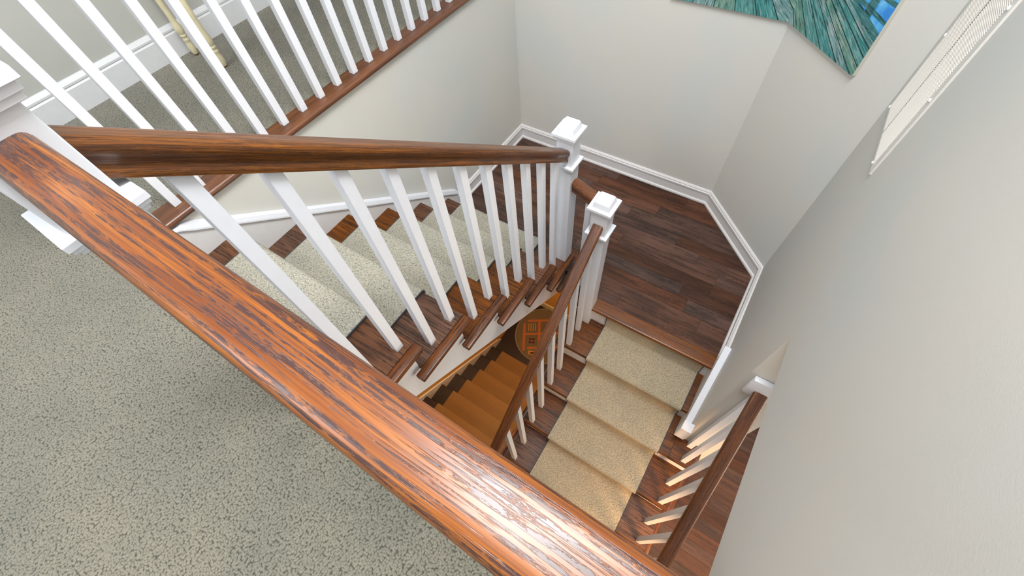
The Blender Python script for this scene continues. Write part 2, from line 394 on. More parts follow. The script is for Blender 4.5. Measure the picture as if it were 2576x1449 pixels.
# main floor with planks in the part the opening shows
b = NB()
box(b, -2.6, 4.2, -4.7, -2.38, ZM - 0.2, ZM - 0.006); box(b, -2.6, -0.80, -2.38, 0.3, ZM - 0.2, ZM - 0.006)
mainf = struct('floor_main', b, M['dark_gap'])
plank_cache = {}
for i in range(34):
    xa = -1.1 + i * pw
    y = -4.66 + rng.uniform(-0.5, 0)
    while y < -2.39:
        L = rng.choice((0.6, 0.8, 1.0)); ya, yb = max(y, -4.66), min(y + L - 0.0015, -2.39); y += L
        if yb - ya < 0.05: continue
        key = round(yb - ya, 2)
        if key not in plank_cache:
            bm = NB(); box(bm, 0, pw - 0.0015, 0, yb - ya, -0.012, 0); plank_cache[key] = mesh_of('plank', bm, M['plank_low'])
        o = bpy.data.objects.new('plank', plank_cache[key]); C.objects.link(o); o.parent = mainf; o.location = (xa, ya, ZM + rng.uniform(-0.0003, 0.0005))

b = NB(); box(b, -3.0, 2.65, -1.6, 0.4, ZB - 0.05, ZB); struct('floor_basement', b, plain('dark basement floor', (0.014, 0.006, 0.005), 0.45, 0.2, 0.0, 6))
b = NB(); box(b, 2.65, 2.72, -2.0, 0.5, ZB, -1.55); struct('wall_basement_back', b, M['orange_wall'])
b = NB(); box(b, -3.0, 2.65, 0.267, 0.36, ZB, -1.35); struct('wall_basement_left', b, M['orange_wall'])
b = NB(); box(b, -3.0, 2.65, -1.30, -1.24, ZB, -3.2); box(b, 1.10, 2.65, -1.30, -1.24, -3.2, ZL - 0.21); struct('wall_basement_right', b, M['orange_wall'])
b = NB(); sweep(b, [(2.65, 0.267), (2.65, -1.24)], -1, ZB, [(0, 0), (0.016, 0), (0.016, 0.10), (0.010, 0.12), (0, 0.125)]); struct('baseboard_basement', b, M['cream'])


# ------------------------------------------------------------------ stairs
def tread_poly(xf, xbk, z, sgn=1, th=TT):
    r = th / 2; pts = [(xbk, z), (xf - sgn * r, z)]
    for i in range(1, 6):
        a = math.pi / 2 - math.pi * i / 6; pts.append((xf - sgn * r + sgn * r * math.cos(a), z - r + r * math.sin(a)))
    pts += [(xf - sgn * r, z - th), (xbk, z - th)]
    return pts


# upper flight: six treads, descending towards +X
st = thing('upper_staircase', 'dark oak upper flight with pale runner, from the carpeted hall down to the landing', 'staircase', (X0, -0.55, ZL))
for k in range(6):
    xf = X0 + k * RUN; z = Z0 - k * H; xr = xf - RUN - 0.03
    b = NB(); prism_y(b, tread_poly(xf, xr, z), -1.072, -0.021); t = part('tread', b, M['tread'], st, 40)
    b = NB(); box(b, xf - RUN - 0.068, xf, -1.1135, -1.0725, z - TT, z + 0.0004); bevel(b, 0.005, 2)
    part('nosing_return', b, M['tread_x'], t, 40)
    b = NB(); box(b, xf - 0.045, xf - 0.03, -1.058, -0.021, z - H + 0.001, z - TT); part('riser', b, M['white'], st)
b = NB(); box(b, -0.299, -0.284, -1.058, -0.021, Z0, -0.03); part('riser', b, M['white'], st)
b = NB(); box(b, 1.06, 1.245, -1.1135, -1.078, ZL - TT, ZL + 0.0004); bevel(b, 0.005, 2); part('nosing_return', b, M['tread_x'], st, 40)
# cut stringer on the open side
poly = [(-0.285, -0.03), (-0.285, -0.03 - 0.45)]
zb_ = lambda x: -0.584 - 0.7366 * (x + 0.114)
poly = [(-0.285, zb_(-0.285)), (1.105, zb_(1.105)), (1.24, zb_(1.105)), (1.24, ZL - TT)]
for k in range(5, -1, -1):
    xf = X0 + k * RUN - 0.031; z = Z0 - k * H - TT
    poly += [(xf, z - H if k < 5 else ZL - TT), (xf, z)]
poly += [(-0.285, Z0 - TT)]
b = NB(); prism_y(b, poly, -1.0575, -1.035); part('stringer', b, M['white'], st)
b = NB(); box(b, -0.29, -0.262, -1.0575, -0.02, zb_(-0.285), -0.032); part('trimmer_face', b, M['white'], st)
# skirt board on the wall, with its sloping cap
b = NB(); prism_y(b, [(-0.262, -0.034), (-0.18, -0.045), (-0.11, -0.070), (0.013, -0.165), (0.50, -0.535), (1.105, -0.983), (1.36, -1.180), (1.36, ZL), (1.23, ZL), (1.0, -1.36), (-0.262, -0.62)], -0.0205, -0.0005)
part('skirt_board', b, M['white_old'], st)
CAP_T = [(-0.19, -0.034), (-0.145, -0.036), (-0.107, -0.060), (0.013, -0.150), (0.50, -0.517), (1.105, -0.968), (1.349, -1.152), (1.362, -1.165)]
CAP_B = [(-0.20, -0.036), (-0.172, -0.044), (-0.130, -0.080), (0.0, -0.176), (0.50, -0.553), (1.086, -0.986), (1.340, -1.184), (1.358, -1.198)]


def cap_strip(bm, T, B, yw, dy):
    """raked moulding: top line on the wall, bottom line on its proud front edge"""
    rows = []
    for (tx, tz), (bx, bz) in zip(T, B):
        rows.append([bm.verts.new(v) for v in ((tx, yw, tz), (tx * .7 + bx * .3, yw + dy * .80, tz * .7 + bz * .3 + 0.004), (bx * .85 + tx * .15, yw + dy, bz * .85 + tz * .15), (bx, yw + dy, bz - 0.004), (bx, yw, bz - 0.006))])
    for i in range(len(rows) - 1):
        for j in range(5): bm.faces.new((rows[i][j], rows[i + 1][j], rows[i + 1][(j + 1) % 5], rows[i][(j + 1) % 5]))
    bm.faces.new(rows[0]); bm.faces.new(rows[-1][::-1])


b = NB(); cap_strip(b, CAP_T, CAP_B, -0.0005, -0.032); part('skirt_cap', b, M['white'], st)

# lower flight: descends towards -X, open on both sides below the landing wall end
ls = thing('lower_staircase', 'lower flight of dark oak treads and white risers between two balustrades', 'staircase', (XN, -1.8, ZM))
for k in range(1, 8):
    xf = XN - k * RUN; z = ZL - k * H; xbk = xf + RUN + 0.03
    ye = -2.366 if xbk < 0.72 else -2.199
    if k == 2: ye = -2.199
    yl = -1.262
    b = NB(); prism_y(b, tread_poly(xf, xbk, z, -1), ye + 0.002, yl); t = part('tread', b, M['tread'], ls, 40)
    if k == 2:
        b = NB(); prism_y(b, tread_poly(xf, 0.699, z, -1), -2.336, -2.199); part('tread_end', b, M['tread'], t, 40)
        b = NB(); box(b, xf, 0.698, -2.366, -2.336, z - TT, z + 0.0004); bevel(b, 0.005, 2); part('nosing_return', b, M['tread_x'], t, 40)
    if k > 2:
        b = NB(); box(b, xf, xbk + 0.03, -2.368, -2.336, z - TT - 0.0004, z + 0.0005); bevel(b, 0.005, 2); part('nosing_return', b, M['tread_x'], t, 40)
    b = NB(); box(b, xf, xbk + 0.03, -1.262, -1.232, z - TT, z + 0.0004); bevel(b, 0.005, 2); part('nosing_return', b, M['tread_x'], t, 40)
for k in range(8):
    xf = XN - k * RUN; z = ZL - k * H; ye = -2.34 if xf + .03 < 0.70 else -2.199
    b = NB(); box(b, xf + 0.03, xf + 0.045, ye, -1.285, z - H + 0.001, z - TT); part('riser', b, M['white'], ls)


def low_str():
    poly = []
    for k in range(1, 8):
        xf = XN - k * RUN + 0.031; z = ZL - k * H - TT
        poly += [(xf + RUN, z), (xf, z)]
    x1 = XN - 7 * RUN + 0.03
    poly += [(x1, ZM), (x1 + 0.25, ZM), (XN + 0.031, ZL - H - TT - 0.42)]
    return poly


b = NB(); prism_y(b, low_str(), -1.285, -1.265); part('stringer', b, M['white'], ls)
b = NB(); pp = [p for p in low_str()]; pp = clip(pp, (0.695, 5), (0.695, -9)) if False else pp
poly = []
for k in range(3, 8):
    xf = XN - k * RUN + 0.031; z = ZL - k * H - TT
    poly += [(xf + RUN, z), (xf, z)]
poly += [(XN - 7 * RUN + 0.03, ZM), (0.56, ZM)]
prism_y(b, poly, -2.335, -2.316); part('stringer', b, M['white'], ls)
# skirt on the right wall of the lower flight
b = NB(); prism_y(b, [(1.11, -1.168), (0.699, -1.435), (0.699, -1.735), (1.11, -1.55)], YR + 0.0005, YR + 0.026); part('skirt_board', b, M['white_old'], ls)
b = NB(); prism_y(b, [(1.118, -1.150), (0.655, -1.442), (0.655, -1.466), (1.118, -1.174)], YR + 0.0005, YR + 0.036); part('skirt_cap', b, M['white'], ls)
b = NB(); prism_y(b, [(0.650, -1.437), (0.698, -1.408), (0.698, -1.60), (0.650, -1.60)], YR - 0.020, YR + 0.0385); part('skirt_end_block', b, M['white'], ls)


# ------------------------------------------------------------------ runners
def runner_path(start_x, start_z, n, sgn, first_drop=True, r=0.016, t=0.010, end_down=0.0):
    """outer surface polyline (x, z) over n treads; sgn +1 descends towards +X"""
    pts = []
    x_r = start_x - sgn * 0.03 + sgn * t                       # riser plane below the nosing above
    pts.append((x_r, start_z - TT - 0.002))
    for k in range(n):
        z = start_z - (k + 1) * H; xf = start_x + sgn * (k + 1) * RUN
        pts += [(x_r, z + t + 0.012), (x_r + sgn * 0.004, z + t + 0.003), (x_r + sgn * 0.012, z + t)]
        cx, cz = xf + sgn * (t - r - 0.001), z + t - r
        pts.append((cx - sgn * 0.06, z + t + 0.001))
        for i in range(9):
            a = math.pi / 2 - math.pi * 0.86 * i / 8
            pts.append((cx + sgn * r * math.cos(a), cz + r * math.sin(a) - (0.006 * i / 8)))
        x_r = xf - sgn * 0.03 + sgn * t
        pts.append((x_r, z - TT - 0.012))
    pts.append((x_r, start_z - (n + 1) * H + 0.004 - end_down))
    return pts


def ribbon(bm, pts, y0, y1, t):
    n = len(pts); P = [Vector(p) for p in pts]; rows = []
    for i in range(n):
        d = (P[min(i + 1, n - 1)] - P[max(i - 1, 0)]).normalized(); nn = Vector((d.y, -d.x))
        q = P[i] + nn * t * ribbon.s
        rows.append([bm.verts.new(v) for v in ((P[i].x, y0, P[i].y), (P[i].x, y1, P[i].y), (q.x, y1, q.y), (q.x, y0, q.y))])
    for i in range(n - 1):
        for j in range(4): bm.faces.new((rows[i][j], rows[i][(j + 1) % 4], rows[i + 1][(j + 1) % 4], rows[i + 1][j]))
    bm.faces.new(rows[0]); bm.faces.new(rows[-1][::-1])


def make_runner(label, start_x, start_z, n, sgn, y0, y1, material, loc, group=None, edge=True):
    path = runner_path(start_x, start_z, n, sgn)
    ribbon.s = 1 if sgn > 0 else -1
    o_ = thing('stair_runner', label, 'runner', loc, group)
    b = NB(); ribbon(b, path, y0 + 0.004, y1 - 0.004, 0.008); part('woven_strip', b, material, o_, 50)
    if edge:
        for ya, yb in ((y0, y0 + 0.005), (y1 - 0.005, y1)):
            ribbon.s = 1 if sgn > 0 else -1
            b = NB(); ribbon(b, [(p[0], p[1]) for p in path], ya, yb, 0.0085); part('edge_binding', b, M['binding'], o_, 50)
    return o_


make_runner('pale woven stair runner down the middle of the upper flight', X0 - RUN, Z0 + H, 6, 1, -0.850, -0.148, M['runner'], (0, -0.5, ZL), None)
make_runner('sand coloured woven stair runner down the lower flight between its two balustrades', XN, ZL, 7, -1, -2.136, -1.470, M['runner_b'], (0.5, -1.8, ZM), None)

# ------------------------------------------------------------------ rails, balusters, newels
RAIL_H = [(0.0235, 0.0), (0.0242, 0.008), (0.0240, 0.012), (0.0205, 0.016), (0.0196, 0.023), (0.0215, 0.030), (0.0268, 0.038), (0.0305, 0.044), (0.0312, 0.050), (0.0303, 0.0565), (0.0278, 0.0617), (0.0240, 0.0651), (0.0190, 0.0665), (0.010, 0.0669)]
RAIL = [(-a, c) for a, c in RAIL_H] + [(0.0, 0.0667)] + RAIL_H[::-1]


def rail(bm, p0, p1, vs=1.0, ws=1.0, seg=1):
    """handrail between two points given at its underside, plumb cut"""
    p0 = Vector(p0); p1 = Vector(p1); d = (p1 - p0); lat = Vector((-d.y, d.x, 0)).normalized(); rows = []
    for s in range(seg + 1):
        q = p0 + d * (s / seg)
        rows.append([bm.verts.new(q + lat * (u * ws) + Vector((0, 0, v * vs))) for u, v in RAIL])
    k = len(RAIL)
    for i in range(seg):
        for j in range(k): bm.faces.new((rows[i][j], rows[i + 1][j], rows[i + 1][(j + 1) % k], rows[i][(j + 1) % k]))
    bm.faces.new(rows[0]); bm.faces.new(rows[-1][::-1])


def baluster(parent, x, y, z0, z1, z1b=None, s=0.032, material=None):
    """square baluster with a raked head; (x, y) its centre; z1 / z1b head heights at -x and +x sides"""
    if z1b is None: z1b = z1
    h = s / 2; bm = NB()
    box(bm, x - h, x + h, y - h, y + h, z0, z1)
    bm.verts.ensure_lookup_table()
    for v in bm.verts:
        if v.co.z > (z0 + z1) / 2: v.co.z = z1 if v.co.x < x else z1b
    bevel(bm, 0.0012, 1)
    return part('baluster', bm, M['white'], parent)


def newel(label, x, y, z0, zc, s=0.0445):
    """box newel: zc is the top of the cap plate"""
    o_ = thing('newel_post', label, 'newel post', (x, y, z0), 'white newel posts of the stair')
    b = NB(); box(b, x - s, x + s, y - s, y + s, z0, zc - 0.012); bevel(b, 0.0022, 1); part('shaft', b, M['white'], o_)
    b = NB()
    for h, a, c in ((0.0635, -0.014, 0.0), (0.0575, -0.026, -0.014), (0.053, -0.036, -0.026)):
        box(b, x - h, x + h, y - h, y + h, zc + a, zc + c)
    bevel(b, 0.0009, 1); cp = part('cap', b, M['white'], o_)
    b = NB(); t = 0.040
    vs = [[b.verts.new((x + sx * q, y + sy * q, zc + zz)) for sx, sy in ((-1, -1), (1, -1), (1, 1), (-1, 1))] for q, zz in ((0.044, 0.0), (t + 0.003, 0.012), (t, 0.030), (0.033, 0.040))]
    for i in range(3):
        for j in range(4): b.faces.new((vs[i][j], vs[i][(j + 1) % 4], vs[i + 1][(j + 1) % 4], vs[i + 1][j]))
    b.faces.new(vs[0]); b.faces.new(vs[-1]); bevel(b, 0.003, 2); part('finial_block', b, M['white'], cp, 50)
    b = NB()
    for h, a, c in ((0.0615, -0.012, 0.0), (0.058, -0.020, -0.012), (0.052, -0.030, -0.020)):
        box(b, x - h, x + h, y - h, y + h, zc - 0.185 + a, zc - 0.185 + c)
    bevel(b, 0.0009, 1); part('collar', b, M['white'], o_)
    return o_


newel('large white newel post nearest the camera where the two thick oak rails meet', -0.303, -1.034, 0.0, 0.942)
newel('farther of the two capped white newel posts, at the foot of the upper flight', 1.218, -1.034, Z0 - 5 * H, -0.149)
newel('nearer of the two capped white newel posts, at the head of the lower flight', 1.070, -1.320, ZL - H, -0.372)

# level guard in the foreground
g = thing('level_guard', 'thick golden oak rail with bold dark grain crossing the whole foreground above the carpet', 'balustrade', (-0.303, -1.6, 0.0))
b = NB(); rail(b, (-0.3052, -1.079, 0.8145), (-0.3052, -2.199, 0.8145), 1.0, 0.925, 8); part('handrail', b, M['rail_near'], g, 60)
y = -1.19
while y > -2.16:
    baluster(g, -0.305, y, 0.003, 0.820); y -= 0.118

# upper flight balustrade
u = thing('upper_flight_balustrade', 'oak handrail on white square balusters along the open side of the upper flight', 'balustrade', (0.45, -1.034, Z0))
ru = lambda x: 0.586 - 0.757 * x
b = NB(); rail(b, (-0.2585, -1.034, ru(-0.2585) - 0.004), (1.1735, -1.034, ru(1.1735) - 0.004), 1.10, 1.06, 8)
part('handrail', b, M['rail_up'], u, 60)
for i in range(-1, 10):
    x = -0.076 + 0.127 * i + 0.016; k = (i + 1) // 2
    baluster(u, x, -1.033, Z0 - k * H, ru(x - 0.016) + 0.006, ru(x + 0.016) + 0.006)

# short rail between the two middle newels
q = thing('landing_guard', 'short level oak rail with one white baluster joining the two capped newels at the landing', 'balustrade', (1.18, -1.18, ZL))
b = NB(); rail(b, (1.222, -1.079, -0.520), (1.150, -1.296, -0.520), 1.0, 1.0, 1); part('handrail', b, M['rail_lowY'], q, 60)
baluster(q, 1.186, -1.196, ZL, -0.514)

# lower flight balustrades
rl = lambda x: -0.548 - 0.7366 * (1.025 - x)
l_ = thing('lower_flight_inner_balustrade', 'slim dark oak handrail on white balusters along the open well side of the lower flight', 'balustrade', (0.2, -1.321, ZM))
b = NB(); rail(b, (1.0255, -1.321, rl(1.0255)), (-0.62, -1.321, rl(-0.62)), 1.0, 0.92, 6); part('handrail', b, M['rail_low'], l_, 60)
for i in range(12):
    x = 0.939 - i * 0.127 + 0.016; k = 1 + i // 2
    baluster(l_, x, -1.321, ZL - k * H, rl(x - 0.016) + 0.005, rl(x + 0.016) + 0.005)
rr = lambda x: -0.70 - 0.7366 * (0.70 - x)
r_ = thing('lower_flight_outer_balustrade', 'reddish oak handrail and white balusters at the right edge of the lower flight', 'balustrade', (0.1, -2.286, ZM))
b = NB(); rail(b, (0.676, -2.286, rr(0.676)), (-0.62, -2.286, rr(-0.62)), 1.0, 0.95, 6); part('handrail', b, M['rail_low'], r_, 60)
for i in range(10):
    x = 0.686 - i * 0.127 + 0.0165; k = 2 + i // 2
    if i == 0: x -= 0.024
    baluster(r_, x, -2.286, ZL - k * H, rr(x - 0.016) + 0.005, rr(x + 0.016) + 0.005)
b = NB(); box(b, 0.672, 0.699, -2.352, -2.222, -0.715, -0.575); bevel(b, 0.006, 2); part('wall_rosette', b, M['white'], r_, 40)

# hallway guard
hg = thing('hallway_guard', 'row of tall white square balusters along the edge of the carpeted hallway', 'balustrade', (1.0, 0.038, 0.0))
b = NB(); rail(b, (-0.2585, 0.0385, 0.806), (2.32, 0.0385, 0.806), 1.0, 1.0, 4); part('handrail', b, M['hall_nosing'], hg, 60)
b = NB(); box(b, -0.3475, -0.2585, -0.006, 0.083, 0.003, 0.93); box(b, -0.3665, -0.2395, -0.025, 0.102, 0.93, 0.944); part('end_post', b, M['white'], hg)
for j in range(-6, 16):
    baluster(hg, 0.4555 + 0.1132 * j + 0.016, 0.0385, 0.004, 0.812)

# ------------------------------------------------------------------ basement stair
XS, YS, ZS = 0.2925, 0.07, -3.8465       # corner of the runner on the first tread in view
bs = thing('basement_staircase', 'dark lowest flight of stairs seen through the well in orange light', 'staircase', (0.5, -0.4, ZB))
NBT = 11
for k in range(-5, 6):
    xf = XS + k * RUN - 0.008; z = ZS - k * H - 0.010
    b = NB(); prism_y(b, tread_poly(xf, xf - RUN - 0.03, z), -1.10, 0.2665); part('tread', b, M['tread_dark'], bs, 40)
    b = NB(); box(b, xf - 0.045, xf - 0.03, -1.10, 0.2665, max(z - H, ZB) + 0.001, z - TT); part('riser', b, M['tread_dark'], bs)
b = NB(); zz = lambda x: ZS - (x - XS) * H / RUN
prism_y(b, [(-1.2, zz(-1.2) + 0.03), (1.70, zz(1.70) + 0.03), (1.78, ZB), (-1.2, ZB)], 0.250, 0.2665); part('skirt_board', b, M['white_old'], bs)
b = NB(); prism_y(b, [(-1.2, zz(-1.2) + 0.15), (1.66, zz(1.66) + 0.15), (1.66, ZB), (-1.2, ZB)], -1.118, -1.10); part('skirt_board', b, M['white_old'], bs)
o2 = make_runner('orange lit brown stair runner on the lowest flight, deep in the well', XS - 6 * RUN - 0.008, ZS + 6 * H - 0.010, 11, 1, -0.86, 0.07, M['runner_low'], (0.5, -0.4, ZB), None, False)
hr = thing('basement_wall_rail', 'short stretch of dark handrail low in the well, behind the lower balusters', 'handrail', (0.4, -1.17, -2.9))
b = NB(); rail(b, (-0.9, -1.08, zz(-0.9) + 0.86), (1.5, -1.08, zz(1.5) + 0.86), 1.0, 0.9, 2); part('rail', b, M['rail_low'], hr, 60)
for x in (-0.5, 0.24, 0.5, 1.2):
    b = NB(); box(b, x - 0.02, x + 0.02, -1.24, -1.08, zz(x) + 0.83, zz(x) + 0.855); part('bracket', b, M['white'], hr)

# round rug on the basement floor
rug = thing('round_rug', 'round brown rug with an orange grid pattern at the bottom of the well', 'rug', (2.2, -0.32, ZB))
RC, RR_ = Vector((2.20, -0.32)), 0.485
b = NB(); prism_z(b, [(RC.x + RR_ * math.cos(a * math.tau / 72), RC.y + RR_ * math.sin(a * math.tau / 72)) for a in range(72)], ZB + 0.0005, ZB + 0.010)
part('pile', b, loop_carpet('rug pile', (0.17, 0.13, 0.08), (0.12, 0.09, 0.055), (0.20, 0.155, 0.095), 160, rnd=0.8, bump=0.3), rug)
b = NB()
for a in range(72):
    a0, a1 = a * math.tau / 72, (a + 1) * math.tau / 72
    prism_z(b, [(RC.x + rr0 * math.cos(t_), RC.y + rr0 * math.sin(t_)) for rr0, t_ in ((RR_ + 0.004, a0), (RR_ + 0.004, a1), (RR_ - 0.012, a1), (RR_ - 0.012, a0))], ZB + 0.0003, ZB + 0.0125)
part('bound_edge', b, plain('rug edge', (0.22, 0.175, 0.12), 0.8), rug)
U = Vector((0.53, -0.848)); V = Vector((0.866, 0.50)); P1 = Vector((2.043, -0.017))


def rp(u_, v_): return P1 + U * u_ + V * v_


def rug_quad(bm, pts, z=0.0103):
    q_ = [rp(*p) for p in pts]
    prism_z(bm, [(p.x, p.y) for p in q_], ZB + 0.0095, ZB + z)


b = NB(); wd = 0.021
for u0 in (0.0, 0.24, 0.48, 0.70):
    lo, hi = (-0.30, 0.20) if u0 in (0.0, 0.70) else (-0.40, 0.26)
    rug_quad(b, [(u0 - wd, lo), (u0 + wd * .8, lo + 0.02), (u0 + wd, hi), (u0 - wd * .8, hi - 0.02)], 0.0113)
for v0 in (0.24, 0.0, -0.24):
    lo, hi = (0.05, 0.63) if v0 else (-0.03, 0.72)
    rug_quad(b, [(lo, v0 - wd), (hi, v0 - wd * .8), (hi, v0 + wd), (lo + .01, v0 + wd * .8)], 0.0108)
part('orange_grid', b, plain('rug orange yarn', (0.42, 0.135, 0.045), 0.9, 0.1), rug)
b = NB()
for a in range(4):
    c0 = Vector((0.125 + 0.038 * math.cos(a * math.pi / 2 + .7), -0.12 + 0.038 * math.sin(a * math.pi / 2 + .7)))
    rug_quad(b, [(c0.x + 0.024 * math.cos(t * math.tau / 8), c0.y + 0.02 * math.sin(t * math.tau / 8)) for t in range(8)])
for uu, vv in ((0.36, 0.12), (0.385, 0.135), (0.37, 0.09), (0.13, -0.33)):
    rug_quad(b, [(uu - .03, vv - .008), (uu + .03, vv - .012), (uu + .026, vv + .012), (uu - .03, vv + .008)])
part('dark_motifs', b, plain('rug dark yarn', (0.10, 0.012, 0.014), 0.9), rug)
b = NB()
for s_ in range(4):
    u0 = 0.06 + s_ * 0.036
    rug_quad(b, [(u0, 0.05), (u0 + 0.012, 0.052), (u0 + 0.022, 0.12), (u0 + 0.010, 0.19), (u0 - 0.002, 0.185), (u0 + 0.008, 0.12)])
rug_quad(b, [(0.08, -0.28), (0.17, -0.30), (0.15, -0.36), (0.07, -0.35)])
part('ochre_motifs', b, plain('rug ochre yarn', (0.45, 0.22, 0.05), 0.9), rug)

# ------------------------------------------------------------------ wall hangings
CD = Vector((CH1[0] - CH0[0], CH1[1] - CH0[1])).normalized()      # along the chamfer wall


def pv(u_, v_, off):
    """painting coordinates: u < 0 on the back wall, u > 0 on the corner wall; off = distance from the wall"""
    if u_ <= 0:
        y_ = CH0[1] - u_; x_ = XB
        nx, ny = -1.0, 0.0
    else:
        x_, y_ = CH0[0] + CD.x * u_, CH0[1] + CD.y * u_
        nx, ny = CD.y, -CD.x
        if nx > 0: nx, ny = -nx, -ny
    if abs(u_) < 1e-6: nn = (Vector((-1, 0)) + Vector((-abs(CD.y), abs(CD.x)))).normalized() * 1.08; nx, ny = nn.x, nn.y
    return (x_ + nx * off, y_ + ny * off, v_)


pa = thing('canvas_painting', 'canvas picture of a teal plank boardwalk and blue water across the wall corner', 'painting', (2.28, -1.66, -0.02))
b = NB(); VB, VT, UL, UR = -0.020, 0.62, -0.62, 0.505
for ua, ub in ((UL, 0.0), (0.0, UR)):
    P8 = [b.verts.new(pv(uu, vv, oo)) for uu in (ua, ub) for vv in (VB, VT) for oo in (0.001, 0.020)]
    for qd in ((0, 1, 3, 2), (4, 6, 7, 5), (0, 4, 5, 1), (2, 3, 7, 6), (0, 2, 6, 4), (1, 5, 7, 3)): b.faces.new([P8[i] for i in qd])
part('canvas', b, M['canvas_edge'], pa)


def teal(name, c, dvec):
    """weathered board: grain runs along dvec (world direction of the painted board)"""
    m, nt, bb = mat(name)
    tc = N(nt, 'ShaderNodeTexCoord'); dv = Vector(dvec).normalized(); pn = Vector((CD.y, -CD.x, 0)) if abs(dv.x) > 0.02 else Vector((1, 0, 0))
    cr = dv.cross(pn).normalized(); cb = N(nt, 'ShaderNodeCombineXYZ')
    for ax, (vec, k) in enumerate(((dv, 9.0), (cr, 95.0))):
        dt = N(nt, 'ShaderNodeVectorMath', operation='DOT_PRODUCT'); lk(nt, tc, 'Object', dt, 0); dt.inputs[1].default_value = vec
        mu = N(nt, 'ShaderNodeMath', operation='MULTIPLY'); nt.links.new(dt.outputs['Value'], mu.inputs[0]); mu.inputs[1].default_value = k; nt.links.new(mu.outputs[0], cb.inputs[ax])
    n1 = N(nt, 'ShaderNodeTexNoise', Scale=1.3, Detail=6.0, Roughness=0.7, Distortion=0.6); lk(nt, cb, 0, n1, 'Vector')
    n2 = N(nt, 'ShaderNodeTexNoise', Scale=16.0, Detail=4.0); lk(nt, tc, 'Object', n2, 'Vector')
    r1 = ramp(nt, [(0.36, tuple(k * .22 for k in c)), (0.46, c), (0.58, tuple(min(1, k * 1.4 + .03) for k in c)), (0.66, (0.34, 0.35, 0.33))]); lk(nt, n1, 0, r1, 0)
    r2 = ramp(nt, [(0.35, (0.70, 0.85, 0.82)), (0.65, (1.7, 1.15, 1.15))]); lk(nt, n2, 0, r2, 0)
    cc = mixc(nt, (r1, 0), (r2, 0), 1.0, 'MULTIPLY')
    nt.links.new(cc[0].outputs[cc[1]], bb.inputs['Base Color']); bb.inputs['Roughness'].default_value = 0.6
    return m


TC_ = [(0.030, 0.19, 0.185), (0.055, 0.22, 0.21), (0.085, 0.22, 0.18), (0.10, 0.24, 0.24)]
VP = (-0.40, 0.42)
lines = [(-0.62, -0.02), (-0.50, -0.02), (-0.385, -0.02), (-0.273, -0.02), (-0.161, -0.02), (-0.055, -0.02), (0.06, -0.02), (0.165, -0.02), (0.275, -0.02), (0.393, -0.02), (0.488, -0.02), (0.505, 0.020), (0.505, 0.062), (0.505, 0.098), (0.505, 0.138)]


def at_v(p, v_): t_ = (v_ - p[1]) / (VP[1] - p[1]); return (p[0] + (VP[0] - p[0]) * t_, v_)


def flat(poly, off, name, material, parent):
    """flat print on the canvas face; split at the fold"""
    for sgn in (-1, 1):
        if sgn < 0: pc = clip(poly, (0, -1), (0, 1))
        else: pc = clip(poly, (0, 1), (0, -1))
        if len(pc) < 3: continue
        bm = NB(); e = -1e-5 if sgn < 0 else 1e-5
        vs_ = [bm.verts.new(pv(p[0] if abs(p[0]) > 1e-5 else 0.0, p[1], off)) for p in pc]
        bm.faces.new(vs_); part(name, bm, material, parent)


lim = 0.300
for i in range(len(lines) - 1):
    a, c_ = lines[i], lines[i + 1]
    tp = [at_v(a, lim), at_v(c_, lim)]
    poly = [a, c_, tp[1], tp[0]] if a[1] == c_[1] else [a] + ([(0.505, -0.02)] if i == 10 else []) + [c_, tp[1], tp[0]]
    mu_ = (a[0] + c_[0]) / 2; du_, dv_ = VP[0] - mu_, VP[1] - a[1]
    wd_ = (0, -du_, dv_) if mu_ < 0 else (CD.x * du_, CD.y * du_, dv_)
    flat(poly, 0.0204, 'painted_board', teal('teal board paint %d' % i, TC_[(i * 7) % 4], wd_), pa)
dark = plain('painted board gap', (0.006, 0.025, 0.028), 0.6)
for i in range(1, len(lines) - 1):
    a = lines[i]; t_ = at_v(a, lim); dx_, dy_ = (t_[0] - a[0]), (t_[1] - a[1]); L_ = math.hypot(dx_, dy_); nx_, ny_ = -dy_ / L_ * 0.0022, dx_ / L_ * 0.0022
    flat([(a[0] + nx_, a[1] + ny_), (a[0] - nx_, a[1] - ny_), (t_[0] - nx_ * .5, t_[1] - ny_ * .5), (t_[0] + nx_ * .5, t_[1] + ny_ * .5)], 0.0208, 'painted_gap', dark, pa)


def water():
    m, nt, bb = mat('painted water and sky')
    tc = N(nt, 'ShaderNodeTexCoord'); n1 = N(nt, 'ShaderNodeTexNoise', Scale=14.0, Detail=5.0); lk(nt, tc, 'Object', n1, 'Vector')
    r1 = ramp(nt, [(0.35, (0.03, 0.22, 0.62)), (0.55, (0.10, 0.42, 0.75)), (0.7, (0.40, 0.62, 0.78))]); lk(nt, n1, 0, r1, 0); lk(nt, r1, 0, bb, 'Base Color'); return m


